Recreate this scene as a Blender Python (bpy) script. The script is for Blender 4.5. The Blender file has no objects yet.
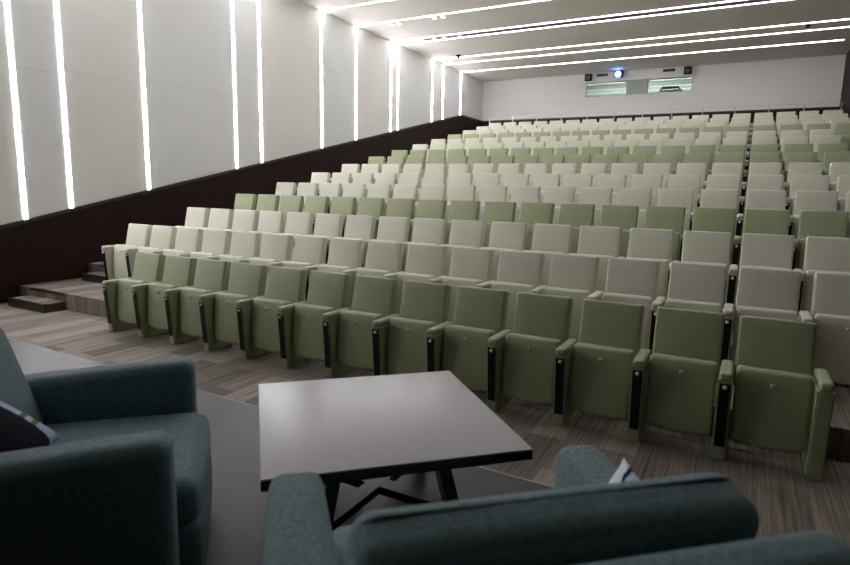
import bpy, bmesh, math, random
from mathutils import Vector, Matrix
random.seed(7)
S = bpy.context.scene
C = S.collection
PI = math.pi

# ------------------------------------------------------------------ settings
S.view_settings.view_transform = 'Standard'
S.view_settings.look = 'None'
S.view_settings.gamma = 1.0
S.view_settings.exposure = 2.45
S.view_settings.use_curve_mapping = False

# ------------------------------------------------------------------ materials
def lin(c):
    return tuple((v/255/12.92 if v/255 <= .04045 else ((v/255+.055)/1.055)**2.4) for v in c) + (1,)

def newmat(name):
    m = bpy.data.materials.new(name); m.use_nodes = True
    nt = m.node_tree
    b = nt.nodes['Principled BSDF']
    return m, nt, b

def N(nt, t, **kw):
    n = nt.nodes.new(t)
    for k, v in kw.items():
        if k.startswith('i_'):
            n.inputs[k[2:].replace('_', ' ')].default_value = v
        else:
            setattr(n, k, v)
    return n

def plain(name, col, rough=.5, metal=0, noise=.06, nscale=30, bump=0, bscale=200, spec=.5, sheen=0):
    m, nt, b = newmat(name)
    b.inputs['Roughness'].default_value = rough
    b.inputs['Metallic'].default_value = metal
    b.inputs['Specular IOR Level'].default_value = spec
    if sheen: b.inputs['Sheen Weight'].default_value = sheen
    tc = N(nt, 'ShaderNodeTexCoord')
    nz = N(nt, 'ShaderNodeTexNoise'); nz.inputs['Scale'].default_value = nscale; nz.inputs['Detail'].default_value = 4
    nt.links.new(tc.outputs['Object'], nz.inputs['Vector'])
    mx = N(nt, 'ShaderNodeMix', data_type='RGBA')
    c = lin(col)
    mx.inputs['A'].default_value = tuple(v*(1-noise) for v in c[:3]) + (1,)
    mx.inputs['B'].default_value = tuple(min(1, v*(1+noise)) for v in c[:3]) + (1,)
    nt.links.new(nz.outputs['Fac'], mx.inputs['Factor'])
    nt.links.new(mx.outputs['Result'], b.inputs['Base Color'])
    if bump:
        n2 = N(nt, 'ShaderNodeTexNoise'); n2.inputs['Scale'].default_value = bscale; n2.inputs['Detail'].default_value = 3
        nt.links.new(tc.outputs['Object'], n2.inputs['Vector'])
        bp = N(nt, 'ShaderNodeBump'); bp.inputs['Strength'].default_value = bump; bp.inputs['Distance'].default_value = .01
        nt.links.new(n2.outputs['Fac'], bp.inputs['Height'])
        nt.links.new(bp.outputs['Normal'], b.inputs['Normal'])
    return m

def emit(name, col, strength):
    m, nt, b = newmat(name)
    b.inputs['Base Color'].default_value = (.8, .8, .8, 1)
    b.inputs['Emission Color'].default_value = col + (1,)
    b.inputs['Emission Strength'].default_value = strength
    return m

def carpet(name, c1, c2, rough=.75, length=1.0, width=.25):
    m, nt, b = newmat(name)
    b.inputs['Roughness'].default_value = rough
    b.inputs['Specular IOR Level'].default_value = .35
    tc = N(nt, 'ShaderNodeTexCoord')
    sp = N(nt, 'ShaderNodeSeparateXYZ'); nt.links.new(tc.outputs['Object'], sp.inputs[0])
    cb = N(nt, 'ShaderNodeCombineXYZ')
    nt.links.new(sp.outputs['Y'], cb.inputs['X']); nt.links.new(sp.outputs['X'], cb.inputs['Y'])
    br = N(nt, 'ShaderNodeTexBrick')
    br.inputs['Scale'].default_value = 1; br.inputs['Brick Width'].default_value = length
    br.inputs['Row Height'].default_value = width; br.inputs['Mortar Size'].default_value = .0015
    br.inputs['Color1'].default_value = lin(c1); br.inputs['Color2'].default_value = lin(c2)
    br.inputs['Mortar'].default_value = lin(tuple(v*.75 for v in c1))
    nt.links.new(cb.outputs[0], br.inputs['Vector'])
    mp = N(nt, 'ShaderNodeMapping'); mp.inputs['Scale'].default_value = (60, 1.2, 1)
    nt.links.new(tc.outputs['Object'], mp.inputs['Vector'])
    nz = N(nt, 'ShaderNodeTexNoise'); nz.inputs['Scale'].default_value = 1; nz.inputs['Detail'].default_value = 5
    nt.links.new(mp.outputs[0], nz.inputs['Vector'])
    rp = N(nt, 'ShaderNodeValToRGB')
    rp.color_ramp.elements[0].position = .32; rp.color_ramp.elements[0].color = (.45, .43, .42, 1)
    rp.color_ramp.elements[1].position = .68; rp.color_ramp.elements[1].color = (1.25, 1.22, 1.2, 1)
    nt.links.new(nz.outputs['Fac'], rp.inputs['Fac'])
    mx = N(nt, 'ShaderNodeMix', data_type='RGBA', blend_type='MULTIPLY'); mx.inputs['Factor'].default_value = 1
    nt.links.new(br.outputs['Color'], mx.inputs['A']); nt.links.new(rp.outputs['Color'], mx.inputs['B'])
    nt.links.new(mx.outputs['Result'], b.inputs['Base Color'])
    bp = N(nt, 'ShaderNodeBump'); bp.inputs['Strength'].default_value = .25; bp.inputs['Distance'].default_value = .004
    nt.links.new(nz.outputs['Fac'], bp.inputs['Height']); nt.links.new(bp.outputs['Normal'], b.inputs['Normal'])
    return m

def fabric(name, col):
    """woven upholstery: fine crossing threads"""
    m, nt, b = newmat(name)
    b.inputs['Roughness'].default_value = .85
    b.inputs['Specular IOR Level'].default_value = .25
    b.inputs['Sheen Weight'].default_value = .08
    tc = N(nt, 'ShaderNodeTexCoord')
    fs = []
    for sc in ((150, 150, 900), (900, 150, 150), (150, 900, 150)):
        mp = N(nt, 'ShaderNodeMapping'); mp.inputs['Scale'].default_value = sc
        nt.links.new(tc.outputs['Object'], mp.inputs['Vector'])
        nz = N(nt, 'ShaderNodeTexNoise'); nz.inputs['Scale'].default_value = .4; nz.inputs['Detail'].default_value = 4
        nt.links.new(mp.outputs[0], nz.inputs['Vector']); fs.append(nz)
    a = N(nt, 'ShaderNodeMath', operation='ADD'); nt.links.new(fs[0].outputs['Fac'], a.inputs[0]); nt.links.new(fs[1].outputs['Fac'], a.inputs[1])
    a2 = N(nt, 'ShaderNodeMath', operation='ADD'); nt.links.new(a.outputs[0], a2.inputs[0]); nt.links.new(fs[2].outputs['Fac'], a2.inputs[1])
    dv = N(nt, 'ShaderNodeMath', operation='DIVIDE'); nt.links.new(a2.outputs[0], dv.inputs[0]); dv.inputs[1].default_value = 3
    rp = N(nt, 'ShaderNodeValToRGB'); c = lin(col)
    rp.color_ramp.elements[0].position = .38; rp.color_ramp.elements[0].color = tuple(v*.6 for v in c[:3]) + (1,)
    rp.color_ramp.elements[1].position = .62; rp.color_ramp.elements[1].color = tuple(v*1.4 for v in c[:3]) + (1,)
    nt.links.new(dv.outputs[0], rp.inputs['Fac']); nt.links.new(rp.outputs['Color'], b.inputs['Base Color'])
    bp = N(nt, 'ShaderNodeBump'); bp.inputs['Strength'].default_value = .3; bp.inputs['Distance'].default_value = .002
    nt.links.new(dv.outputs[0], bp.inputs['Height']); nt.links.new(bp.outputs['Normal'], b.inputs['Normal'])
    return m

def stripes(name, base, bands, axis='X', scale=1.0):
    """cloth with coloured stripes: bands = [(position 0..1, colour)] constant ramp along object axis"""
    m, nt, b = newmat(name)
    b.inputs['Roughness'].default_value = .9
    b.inputs['Specular IOR Level'].default_value = .1
    tc = N(nt, 'ShaderNodeTexCoord')
    sp = N(nt, 'ShaderNodeSeparateXYZ'); nt.links.new(tc.outputs['Object'], sp.inputs[0])
    mu = N(nt, 'ShaderNodeMath', operation='MULTIPLY_ADD'); nt.links.new(sp.outputs[axis], mu.inputs[0])
    mu.inputs[1].default_value = scale; mu.inputs[2].default_value = .5
    rp = N(nt, 'ShaderNodeValToRGB'); rp.color_ramp.interpolation = 'CONSTANT'
    els = rp.color_ramp.elements
    els[0].position = 0; els[0].color = lin(base)
    els[1].position = bands[0][0]; els[1].color = lin(bands[0][1])
    for p, c in bands[1:]:
        e = els.new(p); e.color = lin(c)
    nt.links.new(mu.outputs[0], rp.inputs['Fac'])
    nt.links.new(rp.outputs['Color'], b.inputs['Base Color'])
    return m

M = {}
M['green'] = plain('green_vinyl', (162, 169, 133), .5, noise=.04, nscale=8, bump=.05, bscale=40)
M['cream'] = plain('cream_vinyl', (213, 210, 193), .5, noise=.03, nscale=8, bump=.06, bscale=25)
M['green_shell'] = plain('green_shell', (153, 159, 124), .45, noise=.03)
M['cream_shell'] = plain('cream_shell', (205, 200, 184), .45, noise=.03)
M['black'] = plain('black_plastic', (6, 6, 7), .5, spec=.3)
M['chrome'] = plain('chrome', (220, 220, 220), .15, 1)
M['wall_a'] = plain('wall_panel_warm', (242, 239, 236), .6, noise=.02, nscale=1.5)
M['wall_b'] = plain('wall_panel_cool', (238, 238, 240), .6, noise=.02, nscale=1.5)
M['seam'] = plain('panel_seam', (205, 203, 201), .8)
M['wallback'] = plain('wall_back_paint', (232, 227, 224), .7, noise=.02, nscale=2)
M['ceil'] = plain('ceiling_paint', (232, 226, 219), .75, noise=.03, nscale=1)
M['wood'] = plain('dark_wenge_wood', (38, 21, 19), .55, noise=.25, nscale=4, spec=.2)
M['woodcap'] = plain('dark_wood_cap', (40, 34, 33), .4, noise=.1)
M['curtain'] = plain('black_stage_cloth', (14, 14, 15), .9)
M['carpet'] = carpet('striped_carpet_planks', (150, 141, 130), (98, 90, 83))
M['stage'] = plain('grey_stage_vinyl', (46, 40, 44), .42, noise=.3, nscale=9, bump=.05, bscale=30, spec=.22)
M['nosing'] = plain('dull_metal_nosing', (120, 117, 117), .45, .6)
M['badge'] = {}
M['badge']['green'] = plain('green_badge', (176, 182, 156), .4)
M['badge']['cream'] = plain('cream_badge', (196, 192, 178), .4)
M['knob'] = plain('pale_glint_knob', (238, 238, 234), .2)  # pale colour stands in for the glint of the lights on the knobs
M['alu'] = plain('aluminium', (190, 190, 190), .3, 1)
M['grille_and_shade'] = plain('dark_grille_and_shade', (96, 94, 98), .6)
M['wallstrip'] = emit('wall_strip_light', (.96, .97, 1.0), 7.6)
M['ceilstrip'] = emit('ceiling_strip_light', (.96, .97, 1.0), 3.3)
M['spot'] = emit('downlight_lamp', (1, .98, .94), .9)
M['lens'] = emit('projector_lens_light', (.22, .42, 1.0), 9.0)
M['ring'] = emit('projector_flare_glow', (.03, .12, 1.0), .35)  # blue flare put in as emission, no lamp of its own
M['booth'] = plain('booth_paint', (168, 172, 167), .7)
M['boothfill'] = emit('booth_fill', (.95, 1, .97), 8.0)
M['panel'] = plain('grey_green_panel', (158, 164, 156), .4)
M['table'] = plain('grey_laminate_top', (146, 138, 139), .3, noise=.03, nscale=20)
M['tablebase'] = plain('black_steel', (16, 15, 17), .38)
M['teal'] = fabric('teal_grey_fabric', (104, 125, 130))
M['seamcloth'] = plain('dark_seam_piping', (34, 40, 43), .9)
M['pillow_dark'] = stripes('dark_navy_striped_cloth', (172, 182, 205), [(.55, (98, 104, 76)), (.60, (172, 182, 205)), (.66, (98, 104, 76)), (.71, (160, 172, 198))], 'Y', 2.4)
nt = M['pillow_dark'].node_tree; b = nt.nodes['Principled BSDF']
src = b.inputs['Base Color'].links[0].from_socket
sp = [n for n in nt.nodes if n.type == 'SEPXYZ'][0]
th = N(nt, 'ShaderNodeMath', operation='GREATER_THAN'); th.inputs[1].default_value = .085
nt.links.new(sp.outputs['X'], th.inputs[0])
mx = N(nt, 'ShaderNodeMix', data_type='RGBA'); mx.inputs['A'].default_value = lin((9, 11, 24))
nt.links.new(th.outputs[0], mx.inputs['Factor']); nt.links.new(src, mx.inputs['B']); nt.links.new(mx.outputs['Result'], b.inputs['Base Color'])
M['pillow_light'] = stripes('pale_blue_striped_cloth', (190, 206, 222), [(.385, (28, 42, 84)), (.43, (215, 222, 232)), (.96, (196, 210, 222))], 'X', 2.6)
nt = M['pillow_light'].node_tree                                   # stripes run along the diagonal
sp = [n for n in nt.nodes if n.type == 'SEPXYZ'][0]; mu = [n for n in nt.nodes if n.type == 'MATH'][0]
sb = N(nt, 'ShaderNodeMath', operation='SUBTRACT'); nt.links.new(sp.outputs['X'], sb.inputs[0]); nt.links.new(sp.outputs['Y'], sb.inputs[1])
nt.links.new(sb.outputs[0], mu.inputs[0])

gm, nt, b = newmat('booth_glass')
out = nt.nodes['Material Output']
tr = N(nt, 'ShaderNodeBsdfTransparent'); tr.inputs[0].default_value = (.84, .89, .86, 1)
gl = N(nt, 'ShaderNodeBsdfGlossy'); gl.inputs['Roughness'].default_value = .02; gl.inputs['Color'].default_value = (.9, 1, .96, 1)
ms = N(nt, 'ShaderNodeMixShader'); ms.inputs[0].default_value = .05
nt.links.new(tr.outputs[0], ms.inputs[1]); nt.links.new(gl.outputs[0], ms.inputs[2])
nt.links.new(ms.outputs[0], out.inputs['Surface'])
M['glass'] = gm

# ------------------------------------------------------------------ mesh helpers
def obj(name, bm, mats, parent=None, loc=None, smooth=True):
    me = bpy.data.meshes.new(name)
    bm.normal_update()
    for f in bm.faces: f.smooth = smooth
    bm.to_mesh(me); bm.free()
    for m in (mats if isinstance(mats, (list, tuple)) else [mats]): me.materials.append(m)
    o = bpy.data.objects.new(name, me); C.objects.link(o)
    if parent is not None: o.parent = parent
    if loc is not None: o.location = loc
    return o

def tag(o, label, cat, group=None):
    o['label'] = label; o['category'] = cat
    if group: o['group'] = group
    return o

def thing(name, label, cat, loc=(0, 0, 0), rotz=0, group=None):
    o = bpy.data.objects.new(name, None); C.objects.link(o)
    o.empty_display_size = .1
    o.location = loc; o.rotation_euler = (0, 0, rotz)
    return tag(o, label, cat, group)

def struct(name, bm, mats, label=None, smooth=False):
    o = obj(name, bm, mats, smooth=smooth); o['kind'] = 'structure'
    if label: o['label'] = label
    return o

def add_box(bm, x0, x1, y0, y1, z0, z1, mi=0):
    vs = [bm.verts.new((x, y, z)) for z in (z0, z1) for y in (y0, y1) for x in (x0, x1)]
    for q in ((0, 2, 3, 1), (4, 5, 7, 6), (0, 1, 5, 4), (2, 6, 7, 3), (0, 4, 6, 2), (1, 3, 7, 5)):
        f = bm.faces.new([vs[i] for i in q]); f.material_index = mi
    return vs

def box(*a):
    bm = bmesh.new(); add_box(bm, *a); return bm

def axis_samples(h, r, n):
    e = [-h, -h + r*.12, -h + r*.35, -h + r*.65, -h + r]
    mid = [-h + r + (2*h - 2*r)*i/n for i in range(1, n)]
    return e + mid + [-v for v in reversed(e)]

def add_round(bm, size, r, n=4, bulge=(0, 0, 0), mat=None, fn=None):
    """a rounded box of full size (sx,sy,sz), corner radius r; bulge per axis swells the faces; fn deforms points"""
    h = [s/2 for s in size]
    r = min(r, min(h)*.98)
    ax = [axis_samples(v, r, n) for v in h]
    vd = {}
    def vert(p):
        k = tuple(round(v, 6) for v in p)
        if k in vd: return vd[k]
        inner = [max(-(h[i]-r), min(h[i]-r, p[i])) for i in range(3)]
        d = Vector([p[i]-inner[i] for i in range(3)])
        if d.length > 1e-9: d = d.normalized()*r
        q = Vector(inner) + d
        t = [max(-1, min(1, p[i]/h[i])) for i in range(3)]
        for i in range(3):
            j, k2 = (i+1) % 3, (i+2) % 3
            q[i] += bulge[i]*t[i]*(1-t[j]**2)*(1-t[k2]**2)
        if fn: q = fn(q)
        if mat is not None: q = mat @ q
        v = bm.verts.new(q); vd[k] = v
        return v
    for i in range(3):
        j, k = (i+1) % 3, (i+2) % 3
        for s in (-1, 1):
            for a in range(len(ax[j])-1):
                for c in range(len(ax[k])-1):
                    ps = []
                    for (da, dc) in ((0, 0), (1, 0), (1, 1), (0, 1)):
                        p = [0, 0, 0]; p[i] = s*h[i]; p[j] = ax[j][a+da]; p[k] = ax[k][c+dc]; ps.append(vert(p))
                    if s < 0: ps.reverse()
                    bm.faces.new(ps)

def rbox(size, r, centre, n=4, bulge=(0, 0, 0), rx=0, rz=0, fn=None):
    bm = bmesh.new()
    m = Matrix.Translation(centre) @ Matrix.Rotation(rz, 4, 'Z') @ Matrix.Rotation(rx, 4, 'X')
    add_round(bm, size, r, n, bulge, m, fn)
    return bm

def add_cyl(bm, p0, p1, r0, r1=None, n=16):
    p0, p1 = Vector(p0), Vector(p1); r1 = r0 if r1 is None else r1
    d = (p1-p0).normalized(); u = d.orthogonal().normalized(); w = d.cross(u)
    a = [bm.verts.new(p0 + r0*(math.cos(2*PI*i/n)*u + math.sin(2*PI*i/n)*w)) for i in range(n)]
    b = [bm.verts.new(p1 + r1*(math.cos(2*PI*i/n)*u + math.sin(2*PI*i/n)*w)) for i in range(n)]
    for i in range(n): bm.faces.new((a[i], a[(i+1) % n], b[(i+1) % n], b[i]))
    bm.faces.new(list(reversed(a))); bm.faces.new(b)

def add_bar(bm, p0, p1, w, t, up=(0, 0, 1)):
    """flat bar of width w (horizontal) and thickness t between two points"""
    p0, p1 = Vector(p0), Vector(p1); d = (p1-p0).normalized()
    s = d.cross(Vector(up)).normalized(); u = s.cross(d)
    vs = []
    for p in (p0, p1):
        for a, c in ((-1, -1), (1, -1), (1, 1), (-1, 1)): vs.append(bm.verts.new(p + s*a*w/2 + u*c*t/2))
    for q in ((3, 2, 1, 0), (4, 5, 6, 7), (0, 1, 5, 4), (1, 2, 6, 5), (2, 3, 7, 6), (3, 0, 4, 7)):
        bm.faces.new([vs[i] for i in q])

def add_tube(bm, pts, r, n=8, closed=False):
    pts = [Vector(p) for p in pts]; rings = []
    for i, p in enumerate(pts):
        if closed: d = pts[(i+1) % len(pts)] - pts[i-1]
        else: d = pts[min(i+1, len(pts)-1)] - pts[max(i-1, 0)]
        d.normalize(); u = d.orthogonal().normalized() if not rings else (rings[-1][1] - d*rings[-1][1].dot(d)).normalized()
        w = d.cross(u)
        rings.append(([bm.verts.new(p + r*(math.cos(2*PI*k/n)*u + math.sin(2*PI*k/n)*w)) for k in range(n)], u))
    m = len(rings)
    for i in range(m if closed else m-1):
        a, b = rings[i][0], rings[(i+1) % m][0]
        for k in range(n): bm.faces.new((a[k], a[(k+1) % n], b[(k+1) % n], b[k]))

# ------------------------------------------------------------------ room
XL, XR, YF, YB, ZC = -9.5, 2.25, -4.0, 22.03, 6.03
Y1, P, R = 4.588, 1.0844, .2298           # front row's back-top line, row pitch, row rise
TIER0 = 4.66                              # front edge of the second row's tier
ZS = .30                                  # stage height
ORD = ['first', 'second', 'third', 'fourth', 'fifth', 'sixth', 'seventh', 'eighth', 'ninth', 'tenth', 'eleventh', 'twelfth',
       'thirteenth', 'fourteenth', 'fifteenth', 'sixteenth', 'seventeenth', 'eighteenth', 'nineteenth']

struct('floor', box(XL, XR, YF, YB+2.2, -.1, 0), M['carpet'], 'brown striped carpet plank floor before the front row')
struct('ceiling', box(XL, XR, YF, YB, ZC, ZC+.15), M['ceil'], 'off white flat ceiling over the hall')
struct('wall_front', box(XL, XR, YF-.15, YF, 0, ZC), M['curtain'])
struct('wall_right', box(XR, XR+.15, YF, YB, 0, ZC), M['wood'], 'dark wood right side wall')

# left wall: panels between the light strips with thin seams
SY = [4.865, 5.565, 6.985, 9.105, 9.84, 11.955, 13.425, 15.2, 15.6, 17.8, 18.58, 20.0]
bm = bmesh.new()
edges = [YF] + SY + [YB]
seamz = [3.02, 3.43, 3.5, 3.6, 4.2, 4.35, 4.75, 5.1, 5.2, 5.2, 5.3, 5.3, 5.3]
for i in range(len(edges)-1):
    mi = (0, 1, 0, 1, 1, 0, 1, 0, 0, 1, 0, 1, 0)[i]
    a, c = edges[i], edges[i+1]
    if i in (5, 7): add_box(bm, XL-.15, XL, a+.004, c-.004, 0, ZC, mi); continue
    add_box(bm, XL-.15, XL, a+.004, c-.004, 0, seamz[i]-.003, mi)
    add_box(bm, XL-.15, XL, a+.004, c-.004, seamz[i]+.003, ZC, mi)
add_box(bm, XL-.16, XL-.008, YF, YB, 0, ZC, 2)
struct('wall_left', bm, [M['wall_a'], M['wall_b'], M['seam']], 'pale panelled left wall with vertical light strips')

# dark wainscot that climbs with the tiers
prof = [(YF, .9), (3.42, .9), (20.05, 4.53), (YB, 4.53)]
bm = bmesh.new()
def wains(bm, x0, x1, lo, hi, mi):
    n = len(prof)
    A = []
    for x in (x0, x1):
        A.append([bm.verts.new((x, y, z+hi)) for y, z in prof] + [bm.verts.new((x, y, (0 if lo is None else z+lo))) for y, z in reversed(prof)])
    k = len(A[0])
    for i in range(n-1):
        for s in (0, 1):
            q = [A[s][i], A[s][i+1], A[s][k-2-i], A[s][k-1-i]]
            f = bm.faces.new(q if s == 0 else list(reversed(q))); f.material_index = mi
    for i in range(k):
        f = bm.faces.new((A[0][i], A[1][i], A[1][(i+1) % k], A[0][(i+1) % k])); f.material_index = mi
wains(bm, XL, XL+.05, None, -.05, 0)
wains(bm, XL, XL+.075, -.05, 0, 1)
bmesh.ops.recalc_face_normals(bm, faces=bm.faces)
struct('wall_left_wainscot', bm, [M['wood'], M['woodcap']], 'dark wood panelling rising along the left wall')

# back wall with the booth opening
BX0, BX1, BZ0, BZ1 = -5.45, -1.90, 5.22, 5.70
bm = bmesh.new()
add_box(bm, XL, XR, YB, YB+.15, 0, BZ0); add_box(bm, XL, XR, YB, YB+.15, BZ1, ZC)
add_box(bm, XL, BX0, YB, YB+.15, BZ0, BZ1); add_box(bm, BX1, XR, YB, YB+.15, BZ0, BZ1)
struct('wall_back', bm, M['wallback'], 'pale grey back wall above the top row')
bm = bmesh.new()
add_box(bm, XL+.05, XR, YB-.05, YB, 0, 4.47, 0); add_box(bm, XL+.075, XR, YB-.075, YB, 4.47, 4.52, 1)
struct('wall_back_wainscot', bm, [M['wood'], M['woodcap']], 'dark wood band along the foot of the back wall')
# booth behind the opening
bm = bmesh.new()
y0, y1 = YB+.15, YB+2.0
add_box(bm, BX0-.5, BX1+.5, y1, y1+.05, 4.3, 6.0); add_box(bm, BX0-.5, BX1+.5, y0, y1, 4.25, 4.3)
add_box(bm, BX0-.5, BX1+.5, y0, y1, 6.0, 6.05); add_box(bm, BX0-.55, BX0-.5, y0, y1, 4.3, 6.0); add_box(bm, BX1+.5, BX1+.55, y0, y1, 4.3, 6.0)
struct('wall_booth', bm, M['booth'], 'grey green inside of the projection booth')
o = struct('trim_1', box(-5.52, -1.86, YB-.10, YB, BZ1, ZC-.005), M['wallback'], 'white box soffit above the booth windows')
struct('trim_2', box(-4.03, -3.33, YB-.015, YB+.05, BZ0, BZ1), M['panel'], 'grey panel between the two booth windows')
for i, (a, c) in enumerate(((BX0, -4.03), (-3.33, BX1))):
    w = bpy.data.objects.new('window_%d' % (i+1), None); C.objects.link(w); w.location = ((a+c)/2, YB+.06, BZ0); w['kind'] = 'structure'
    w['label'] = ('booth window on the left of the grey panel', 'booth window on the right of the grey panel')[i]
    h = (c-a)/2
    obj('pane', box(-h+.02, h-.02, -.004, .004, .02, BZ1-BZ0-.02), M['glass'], w, smooth=False)
    bm = bmesh.new()
    add_box(bm, -h, h, -.025, .025, 0, .02); add_box(bm, -h, h, -.025, .025, BZ1-BZ0-.02, BZ1-BZ0)
    add_box(bm, -h, -h+.02, -.025, .025, .02, BZ1-BZ0-.02); add_box(bm, h-.02, h, -.025, .025, .02, BZ1-BZ0-.02)
    obj('window_frame', bm, M['panel'], w, smooth=False)
o = obj('booth_fill', box(BX0+.1, BX1-.1, YB+.9, YB+1.0, 5.96, 5.998), M['boothfill'], smooth=False)  # glowing bar added out of view to brighten the booth interior
tag(o, 'added unseen fill light inside the projection booth', 'lamp')

# tiers
NT = 15
for n in range(2, NT+1):
    ya = TIER0 + (n-2)*P
    yb = YB-.05 if n == NT else ya + P
    struct('seating_tier', box(XL+.05, XR, ya, yb, .0, (n-1)*R), M['carpet'], 'carpeted tier under the %s row of seats' % ORD[n-1])
    # half step in the left aisle
    st = bmesh.new()
    zt = (n-1.5)*R; zb = (n-2)*R
    add_box(st, -9.16, -8.28, ya-.28, ya, zb, zt, 0)
    add_box(st, -9.17, -8.27, ya-.29, ya-.255, zb+.0, zt+.004, 1)
    struct('aisle_step', st, [M['carpet'], M['grille_and_shade'] if False else M['woodcap']], 'carpeted half step in the left aisle before the %s row' % ORD[n-1])
    struct('trim_%d' % (n+1), box(-9.12, -8.3, ya-.008, ya+.03, (n-1)*R-.03, (n-1)*R+.005), M['woodcap'], 'dark nosing on the aisle edge of the %s tier' % ORD[n-1])

# stage: floor slab with a metal nosing
def se(x): return 2.785 - .0186*(x+3.15)
bm = bmesh.new()
bt = [bm.verts.new(p) for p in ((XL+.05, YF, 0), (XR, YF, 0), (XR, se(XR), 0), (XL+.05, se(XL), 0))]
tp = [bm.verts.new((v.co.x, v.co.y, ZS)) for v in bt]
bm.faces.new(tp)
for i in range(4): bm.faces.new((bt[i], bt[(i+1) % 4], tp[(i+1) % 4], tp[i]))
struct('stage_floor', bm, M['stage'], 'low stage with a smooth dark grey floor')
bm = bmesh.new()
add_bar(bm, (XL+.05, se(XL)-.008, ZS-.008), (XR, se(XR)-.008, ZS-.008), .014, .02)
struct('trim_20', bm, M['nosing'], 'thin metal nosing along the stage edge')

# ------------------------------------------------------------------ lights
def wz(y):
    for (a, za), (c, zc) in zip(prof, prof[1:]):
        if a <= y <= c: return za + (zc-za)*(y-a)/(c-a)
for i, y in enumerate(SY):
    o = obj('wall_light_strip', box(-.01, .005, -.029, .029, wz(y)+.01, ZC-.004), M['wallstrip'], loc=(XL, y, 0), smooth=False)
    tag(o, 'glowing vertical light strip on the left wall, %s from the stage end' % ORD[i], 'light', 'vertical strips on the left wall')
for i, y in enumerate((3.3, 2.5, .8, -.2)):       # the same wall goes on beside the stage
    o = obj('wall_light_strip', box(-.01, .005, -.029, .029, .92, ZC-.004), M['wallstrip'], loc=(XL, y, 0), smooth=False)
    tag(o, 'glowing vertical light strip on the left wall beside the stage, %s from the tiers' % ORD[i], 'light', 'vertical strips beside the stage')
for i, y in enumerate(SY):
    o = obj('ceiling_light_strip', box(XL+.03, 1.95, -.021, .021, -.008, .01), M['ceilstrip'], loc=(0, y, ZC), smooth=False)
    tag(o, 'glowing straight light strip across the ceiling, %s from the back wall' % ORD[11-i], 'light', 'strips across the ceiling')
o = obj('channel_shade', box(XL+1.0, 1.9, 15.30, 15.50, ZC-.012, ZC-.002), M['grille_and_shade'], smooth=False)  # flat grey strip painting the shade of the recessed channel here
tag(o, 'long grey strip painting the shaded ceiling channel between two close light strips', 'vent')
for i, (x, y, d) in enumerate(((-8.51, 13.64, 'first'), (-8.28, 13.64, 'second'), (-7.23, 13.58, 'third'), (-6.98, 13.58, 'fourth'),
                               (-8.17, 15.4, 'first'), (-7.86, 15.4, 'second'), (-7.39, 15.4, 'third'))):
    t = thing('ceiling_spot', 'small ceiling spot lamp, %s from the left wall %s' % (d, 'beside the single light strip' if i < 4 else 'between two close light strips'),
              'light', (x, y, ZC), 0, 'small spots in the ceiling')
    bm = bmesh.new(); add_cyl(bm, (0, 0, -.03), (0, 0, 0), .075, .075, 20); obj('ring', bm, M['wallback'], t, smooth=False)
    bm = bmesh.new(); add_cyl(bm, (0, 0, -.036), (0, 0, -.028), .055, .055, 20); obj('lamp', bm, M['spot'], t, smooth=False)
for x, y, lb in ((-8.45, 17.55, 'small black smoke detector on the ceiling near the left wall'), (.97, 17.9, 'small black smoke detector on the ceiling near the right wall')):
    bm = bmesh.new(); add_cyl(bm, (0, 0, -.05), (0, 0, 0), .06, .085, 20); add_cyl(bm, (0, 0, -.09), (0, 0, -.05), .04, .04, 16)
    tag(obj('smoke_detector', bm, M['black'], loc=(x, y, ZC)), lb, 'detector')

# things on the soffit over the booth
YS = YB-.10
for x, lb in ((-5.34, 'black square loudspeaker at the left end of the white soffit'), (-2.07, 'black square loudspeaker at the right end of the white soffit')):
    t = thing('loudspeaker', lb, 'speaker', (x, YS, 5.87), 0, 'speakers on the soffit')
    obj('cabinet', rbox((.24, .12, .24), .015, (0, -.06, 0), 2), M['black'], t)
    bm = bmesh.new(); add_cyl(bm, (0, -.128, -.02), (0, -.118, -.02), .06, .085, 20); obj('cone', bm, M['grille_and_shade'], t)
for x, lb in ((-4.87, 'narrow black vent slot left of the projector'), (-2.66, 'narrow black vent slot on the right half of the soffit')):
    t = thing('wall_vent', lb, 'vent', (x, YS, 5.93), 0, 'vent slots on the soffit')
    obj('frame', box(-.19, .19, -.02, 0, -.045, .045), M['black'], t, smooth=False)
    bm = bmesh.new()
    for k in range(3): add_box(bm, -.17, .17, -.026, -.02, -.03+.022*k, -.02+.022*k)
    obj('louvre', bm, M['grille_and_shade'], t, smooth=False)
t = thing('projector', 'small projector with a bright blue-white lens under the ceiling', 'projector', (-4.29, YS, 5.90))
obj('body', rbox((.30, .22, .20), .02, (0, -.11, 0), 2), M['black'], t)
bm = bmesh.new(); add_cyl(bm, (0, -.245, -.02), (0, -.21, -.02), .055, .065, 24); obj('lens', bm, M['lens'], t)
bm = bmesh.new(); add_cyl(bm, (0, -.228, -.02), (0, -.21, -.02), .125, .125, 28); obj('lens_flare', bm, M['ring'], t, smooth=False)  # glowing blue disc painted in for the flare round the lens
t = thing('amplifier', 'black flat equipment box behind the right booth window', 'equipment', (-2.63, YB+.40, 4.3))
obj('body', rbox((.55, .3, .10), .012, (0, 0, 1.13), 2), M['black'], t)
obj('shelf', box(-.35, .35, -.2, .2, 1.04, 1.075), M['black'], t, smooth=False)
obj('leg', box(-.04, .04, -.15, .15, .0, 1.04), M['black'], t, smooth=False)

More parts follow.
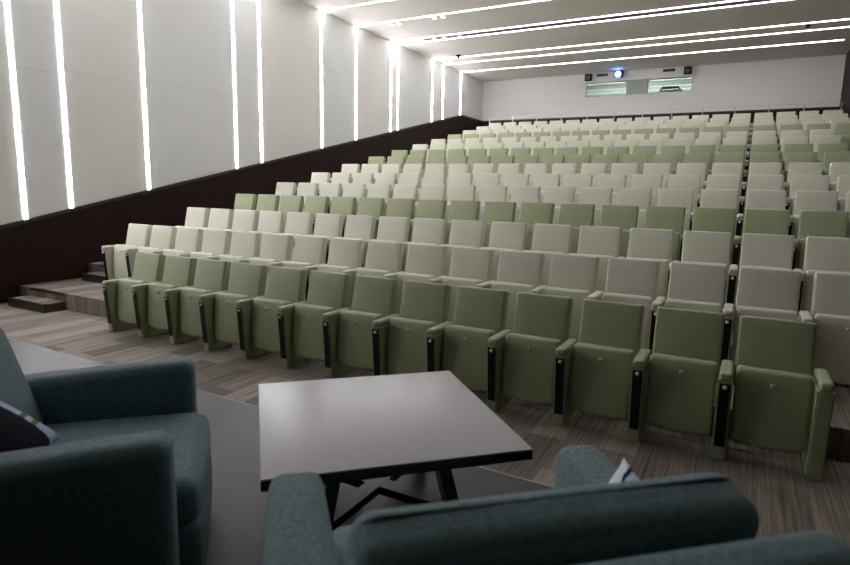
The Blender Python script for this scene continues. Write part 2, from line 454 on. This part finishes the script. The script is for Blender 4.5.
# rail behind the top row
zf = (NT-1)*R
t = thing('guard_rail', 'thin metal guard rail behind the top row of seats', 'railing', (0, 20.36, zf))
for k in range(13):
    x = -8.46 + k*.882
    if x > XR-.1: break
    bm = bmesh.new(); add_box(bm, x-.012, x+.012, -.018, .018, 0, 1.22); obj('post', bm, M['alu'], t, smooth=False)
bm = bmesh.new(); add_box(bm, -8.48, XR-.03, -.006, .006, 1.214, 1.222); obj('top_rail', bm, M['alu'], t, smooth=False)

# ------------------------------------------------------------------ auditorium seats
SP = .55
XS = -.0368
def lean_back(q):
    return q
def make_meshes(kind):
    """meshes of one seat in local space: origin on the tier, y = 0 at the front top edge of the back"""
    v, s = M[kind], M[kind+'_shell']
    d = {}
    def mk(name, bm, m):
        me = bpy.data.meshes.new(name)
        for f in bm.faces: f.smooth = True
        bm.normal_update(); bm.to_mesh(me); bm.free(); me.materials.append(m); d[name] = me
    a = math.radians(-13)
    # backrest: padded slab leaning back, front top edge at (0, .937)
    H, T = .50, .095
    cz = .937 - H/2*math.cos(a); cy = .047 - H/2*math.sin(-a)
    mk('backrest', rbox((.456, T, H), .02, (0, cy, cz), 5, (0, .008, 0), rx=a), v)
    # folded seat: underside faces the stage; bulged, lower edge curved
    def fn(q):
        t = (q.z/.255)
        q = q.copy()
        if q.z < 0: q.z -= .02*(1-(q.x/.21)**2)*min(1, -t)
        q.y += .015*(t*t)
        return q
    mk('seat', rbox((.436, .10, .51), .028, (0, -.245, .387), 5, (0, .012, 0), rx=math.radians(-4), fn=fn), v)
    bm = bmesh.new(); add_cyl(bm, (0, -.3085, .555), (0, -.297, .555), .014, .016, 16); mk('button', bm, M['badge'][kind])
    # side panel between seats
    bm = bmesh.new()
    pts = [(-.352, 0), (-.40, .575), (-.02, .575), (-.02, 0)]   # raked front
    def panel(bm, w0, w1, ins):
        vs = []
        for x in (w0, w1): vs.append([bm.verts.new((x, y + ins, z)) for y, z in pts])
        for i in range(4): bm.faces.new((vs[0][i], vs[1][i], vs[1][(i+1) % 4], vs[0][(i+1) % 4]))
        bm.faces.new(list(reversed(vs[0]))); bm.faces.new(vs[1])
    panel(bm, -.044, .044, 0)
    bmesh.ops.recalc_face_normals(bm, faces=bm.faces)
    bmesh.ops.bevel(bm, geom=[e for e in bm.edges], offset=.008, segments=2, affect='EDGES')
    mk('side_panel', bm, s)
    for f in d['side_panel'].polygons: f.use_smooth = False
    def fy(z): return -.352 - .048*z/.575
    bm = bmesh.new()
    vs = [bm.verts.new((x, fy(z)+o, z)) for o in (-.004, .02) for z in (.10, .548) for x in (-.032, .032)]
    for q in ((0, 2, 3, 1), (4, 5, 7, 6), (0, 1, 5, 4), (2, 6, 7, 3), (0, 4, 6, 2), (1, 3, 7, 5)): bm.faces.new([vs[i] for i in q])
    bmesh.ops.recalc_face_normals(bm, faces=bm.faces)
    mk('front_insert', bm, M['black'])
    for f in d['front_insert'].polygons: f.use_smooth = False
    bm = bmesh.new(); add_cyl(bm, (0, fy(.525)-.013, .525), (0, fy(.525)-.003, .525), .013, .015, 14); mk('knob', bm, M['knob'])
    mk('armrest', rbox((.078, .38, .055), .02, (0, -.215, .596), 2), v)
    bm = bmesh.new()
    pts = [(-.362, 0), (-.405, .60), (-.02, .60), (-.02, 0)]
    panel(bm, -.046, .046, 0)
    bmesh.ops.recalc_face_normals(bm, faces=bm.faces)
    bmesh.ops.bevel(bm, geom=[e for e in bm.edges], offset=.01, segments=2, affect='EDGES')
    mk('end_panel', bm, s)
    for f in d['end_panel'].polygons: f.use_smooth = False
    return d
MESH = {k: make_meshes(k) for k in ('green', 'cream')}
def part(name, me, parent, loc=(0, 0, 0)):
    o = bpy.data.objects.new(name, me); C.objects.link(o); o.parent = parent; o.location = loc
    return o
def seat_object(kind):
    d = MESH[kind]
    t = thing('auditorium_seat', '', 'seat')
    part('backrest', d['backrest'], t)
    s = part('seat', d['seat'], t); part('button', d['button'], s)
    p = part('side_panel', d['side_panel'], t, (-SP/2, 0, 0))
    part('front_insert', d['front_insert'], p); part('knob', d['knob'], p)
    part('armrest', d['armrest'], t, (-SP/2, 0, 0))
    return t
def copy_tree(o, parent=None):
    c = o.copy(); C.objects.link(c)
    if parent is not None: c.parent = parent
    for ch in kids[o.name]: copy_tree(ch, c)
    return c
proto = {k: seat_object(k) for k in ('green', 'cream')}
kids = {}
for k in proto:
    for o in [proto[k]] + list(proto[k].children_recursive): kids[o.name] = list(o.children)
used = set()
GREEN = (1, 4, 8, 9, 12)
for n in range(1, NT+1):
    kind = 'green' if n in GREEN else 'cream'
    cols = range(1, 14) if n == 1 else range(-2, 16 if n < 12 else 17)
    cols = list(cols)
    for j, c in enumerate(cols):
        if kind not in used: o = proto[kind]; used.add(kind)
        else: o = copy_tree(proto[kind])
        o.location = (XS + (.034 if n == 1 else 0) + (c-12.5)*SP, Y1+(n-1)*P, (n-1)*R)
        where = 'front row' if n == 1 else ('topmost row' if n == NT else '%s row from the stage' % ORD[n-1])
        col = 'olive green' if kind == 'green' else 'cream white'
        if j == 0: lab = '%s folded seat at the left aisle end of the %s' % (col, where)
        elif j == len(cols)-1: lab = '%s folded seat at the right end of the %s' % (col, where)
        else: lab = '%s folded seat in the %s, %s from its left end' % (col, where, ORD[j])
        o['label'] = lab
        o['group'] = '%s seats in the %s' % (col, where)
        if j == len(cols)-1:
            part('end_panel', MESH[kind]['end_panel'], o, (SP/2, 0, 0))
            part('armrest', MESH[kind]['armrest'], o, (SP/2, 0, .03))

# ------------------------------------------------------------------ coffee table on the stage
t = thing('coffee_table', 'square coffee table with grey top and black crossed base on the stage', 'table', (-1.402, 2.158, ZS), math.radians(44.85))
H = .4475; hs = .5275
obj('tabletop', rbox((2*hs, 2*hs, .006), .003, (0, 0, H), 2), M['table'], t)
obj('edge_band', rbox((2*hs+.002, 2*hs+.002, .04), .004, (0, 0, H-.0235), 2), M['tablebase'], t)
for sx in (-1, 1):
    for sy in (-1, 1):
        bm = bmesh.new()
        add_bar(bm, (sx*.30, sy*.30, 0), (sx*.21, sy*.21, H-.043), .085, .055, (1, 0, 0))
        obj('leg', bm, M['tablebase'], t, smooth=False)
for sx in (-1, 1):
    bm = bmesh.new(); zz = .09 + (.0 if sx < 0 else .001)
    add_bar(bm, (-.27, -sx*.27, zz), (.27, sx*.27, zz), .075, .04)
    obj('cross_bar', bm, M['tablebase'], t, smooth=False)
bm = bmesh.new()
for sx in (-1, 1): add_bar(bm, (-.24, -sx*.24, H-.055), (.24, sx*.24, H-.055), .05, .022)
obj('top_bracket', bm, M['tablebase'], t, smooth=False)

# ------------------------------------------------------------------ armchairs (front of the arms at y = 0, facing +y)
def armchair(label, loc, rotz, CO=0.0, CW=.74, CY=-.73):
    t = thing('armchair', label, 'armchair', loc, rotz, 'teal grey armchairs on the stage')
    F = M['teal']
    for sx in (-1, 1):
        def fn(q, sx=sx):
            q = q.copy()
            f = (q.y+.41)/.82            # 0 back .. 1 front
            q.z -= .05*max(0, q.z)/.31*(1-f)**1.0
            q.x *= 1.0 - .10*(f > .5)*(f-.5)*2
            return q
        obj('armrest', rbox((.17, .82, .62), .05, (sx*.445, -.41, .36), 5, (.008, 0, .004), fn=fn), F, t)
    obj('seat_base', rbox((.72, .78, .22), .03, (0, -.42, .17), 4), F, t)
    c = obj('seat_cushion', rbox((.722, .80, .19), .06, (0, -.34, .355), 6, (0, .02, .02)), F, t)
    fr = obj('front_panel', rbox((.722, .12, .27), .05, (0, .005, .165), 4, (0, .01, 0)), F, t)
    obj('back_frame', rbox((1.06, .13, .81), .05, (0, -.825, .46), 6, (0, .01, 0), rx=math.radians(8)), F, t)
    a = math.radians(16)
    bc = obj('back_cushion', rbox((CW, .15, .50), .05, (CO, CY, .652), 6, (0, .02, .006), rx=a), F, t)
    # welt seams along both boxed edges of the cushion
    for sy in (.5,):
        pts = []
        w, h, r = CW/2-.012, .243, .05
        for (cx, cz, a0) in ((w-r, h-r, 0), (-w+r, h-r, 90), (-w+r, -h+r, 180), (w-r, -h+r, 270)):
            for k in range(7):
                an = math.radians(a0 + 15*k); pts.append((cx+r*math.cos(an), cz+r*math.sin(an)))
        m = Matrix.Translation((CO, CY, .652)) @ Matrix.Rotation(a, 4, 'X')
        bm = bmesh.new(); add_tube(bm, [m @ Vector((x*1.01, sy*.05, z*1.03)) for x, z in pts], .006, 6, True)
        obj('piping', bm, M['seamcloth'], bc)
    for sx in (-1, 1):
        for y in (-.08, -.86):
            bm = bmesh.new(); add_cyl(bm, (sx*.44, y, 0), (sx*.44, y, .06), .018, .024, 14)
            obj('foot', bm, M['black'], t)
    return t
fa = math.radians(45.6) - PI/2                      # facing (.7,.7)
armchair('teal grey armchair left of the coffee table, seen from its side', (-1.885, 1.50, ZS), fa)
fb = math.atan2(.755, -.655) - PI/2 + math.radians(1.5)
nb = Vector((-.655, .755)); lb = Vector((.755, .655))
p = nb*1.6427 + lb*.433
armchair('teal grey armchair nearest the camera, seen from behind its backrest', (p.x, p.y, ZS), fb, .035, .81, -.655)

def pillow(name, label, mat, loc, rot, size=(.42, .42), thick=.13):
    bm = bmesh.new(); n = 16
    g = {}
    for s in (1, -1):
        for i in range(n+1):
            for j in range(n+1):
                u, w = 2*i/n-1, 2*j/n-1
                k = (i, j, s if abs(u) < 1 and abs(w) < 1 else 0)
                if k in g: continue
                z = s*thick/2*((1-u**2)*(1-w**2))**.45 if k[2] else 0
                pin = 1 - .06*(1-abs(w)**2)*abs(u)**3 ; pin2 = 1 - .06*(1-abs(u)**2)*abs(w)**3
                g[k] = bm.verts.new((u*size[0]/2*pin, w*size[1]/2*pin2, z))
        for i in range(n):
            for j in range(n):
                q = []
                for a, c in ((0, 0), (1, 0), (1, 1), (0, 1)):
                    k = (i+a, j+c, s)
                    q.append(g[k] if k in g else g[(i+a, j+c, 0)])
                bm.faces.new(q if s > 0 else list(reversed(q)))
    o = obj(name, bm, mat, loc=loc); o.rotation_euler = rot
    return tag(o, label, 'cushion')

def chair_pt(base, rz, x, y, z):
    return Matrix.Translation(base) @ Matrix.Rotation(rz, 4, 'Z') @ Vector((x, y, z))
def place(o, base, rz, corner, u, w, su, sw):
    """lay the cushion so that its corner (u+, w+) sits at a point of the chair, edges running along -u and -w"""
    u = Vector(u).normalized(); w = Vector(w); w = (w - u*w.dot(u)).normalized(); nn = u.cross(w)
    c = Vector(corner) - u*su/2 - w*sw/2
    m = Matrix(((u.x, w.x, nn.x, c.x), (u.y, w.y, nn.y, c.y), (u.z, w.z, nn.z, c.z), (0, 0, 0, 1)))
    o.matrix_world = Matrix.Translation(base) @ Matrix.Rotation(rz, 4, 'Z') @ m
bl = Vector((-1.885, 1.50, ZS))
o = pillow('throw_pillow', 'dark navy cushion with pale striped edge lying on the left armchair', M['pillow_dark'], (0, 0, 0), (0, 0, 0), (.38, .36), .11)
place(o, bl, fa, (-.01, -.45, .51), (-1, 0, 0), (0, .79, -.61), .36, .36)
br = Vector((p.x, p.y, ZS))
o = pillow('throw_pillow', 'pale blue cushion with navy stripe propped in the armchair nearest the camera', M['pillow_light'], (0, 0, 0), (0, 0, 0), (.36, .34), .11)
place(o, br, fb, (.452, -.27, .738), (.1, 1, .1), (.36, 0, .93), .36, .34)

# ------------------------------------------------------------------ world, camera
w = bpy.data.worlds.new('world'); S.world = w; w.use_nodes = True
w.node_tree.nodes['Background'].inputs[0].default_value = (.5, .55, .6, 1)
w.node_tree.nodes['Background'].inputs[1].default_value = 0.0

cam = bpy.data.cameras.new('camera'); co = bpy.data.objects.new('camera', cam); C.objects.link(co)
cam.sensor_width = 36; cam.sensor_fit = 'HORIZONTAL'; cam.lens = 582.0684/850*36
cam.clip_start = .05; cam.clip_end = 100
a, bb, c = math.radians(-28.3996), math.radians(9.0299), math.radians(1.1942)
fw = Vector((math.sin(a)*math.cos(bb), math.cos(a)*math.cos(bb), -math.sin(bb)))
rt = Vector((math.cos(a), -math.sin(a), 0)); up = rt.cross(fw)
rt2 = math.cos(c)*rt + math.sin(c)*up; up2 = math.cos(c)*up - math.sin(c)*rt
co.matrix_world = Matrix(((rt2.x, up2.x, -fw.x, 0), (rt2.y, up2.y, -fw.y, 0), (rt2.z, up2.z, -fw.z, 1.77), (0, 0, 0, 1)))
cam.dof.use_dof = True; cam.dof.focus_distance = 6.5; cam.dof.aperture_fstop = 2.4
S.camera = co
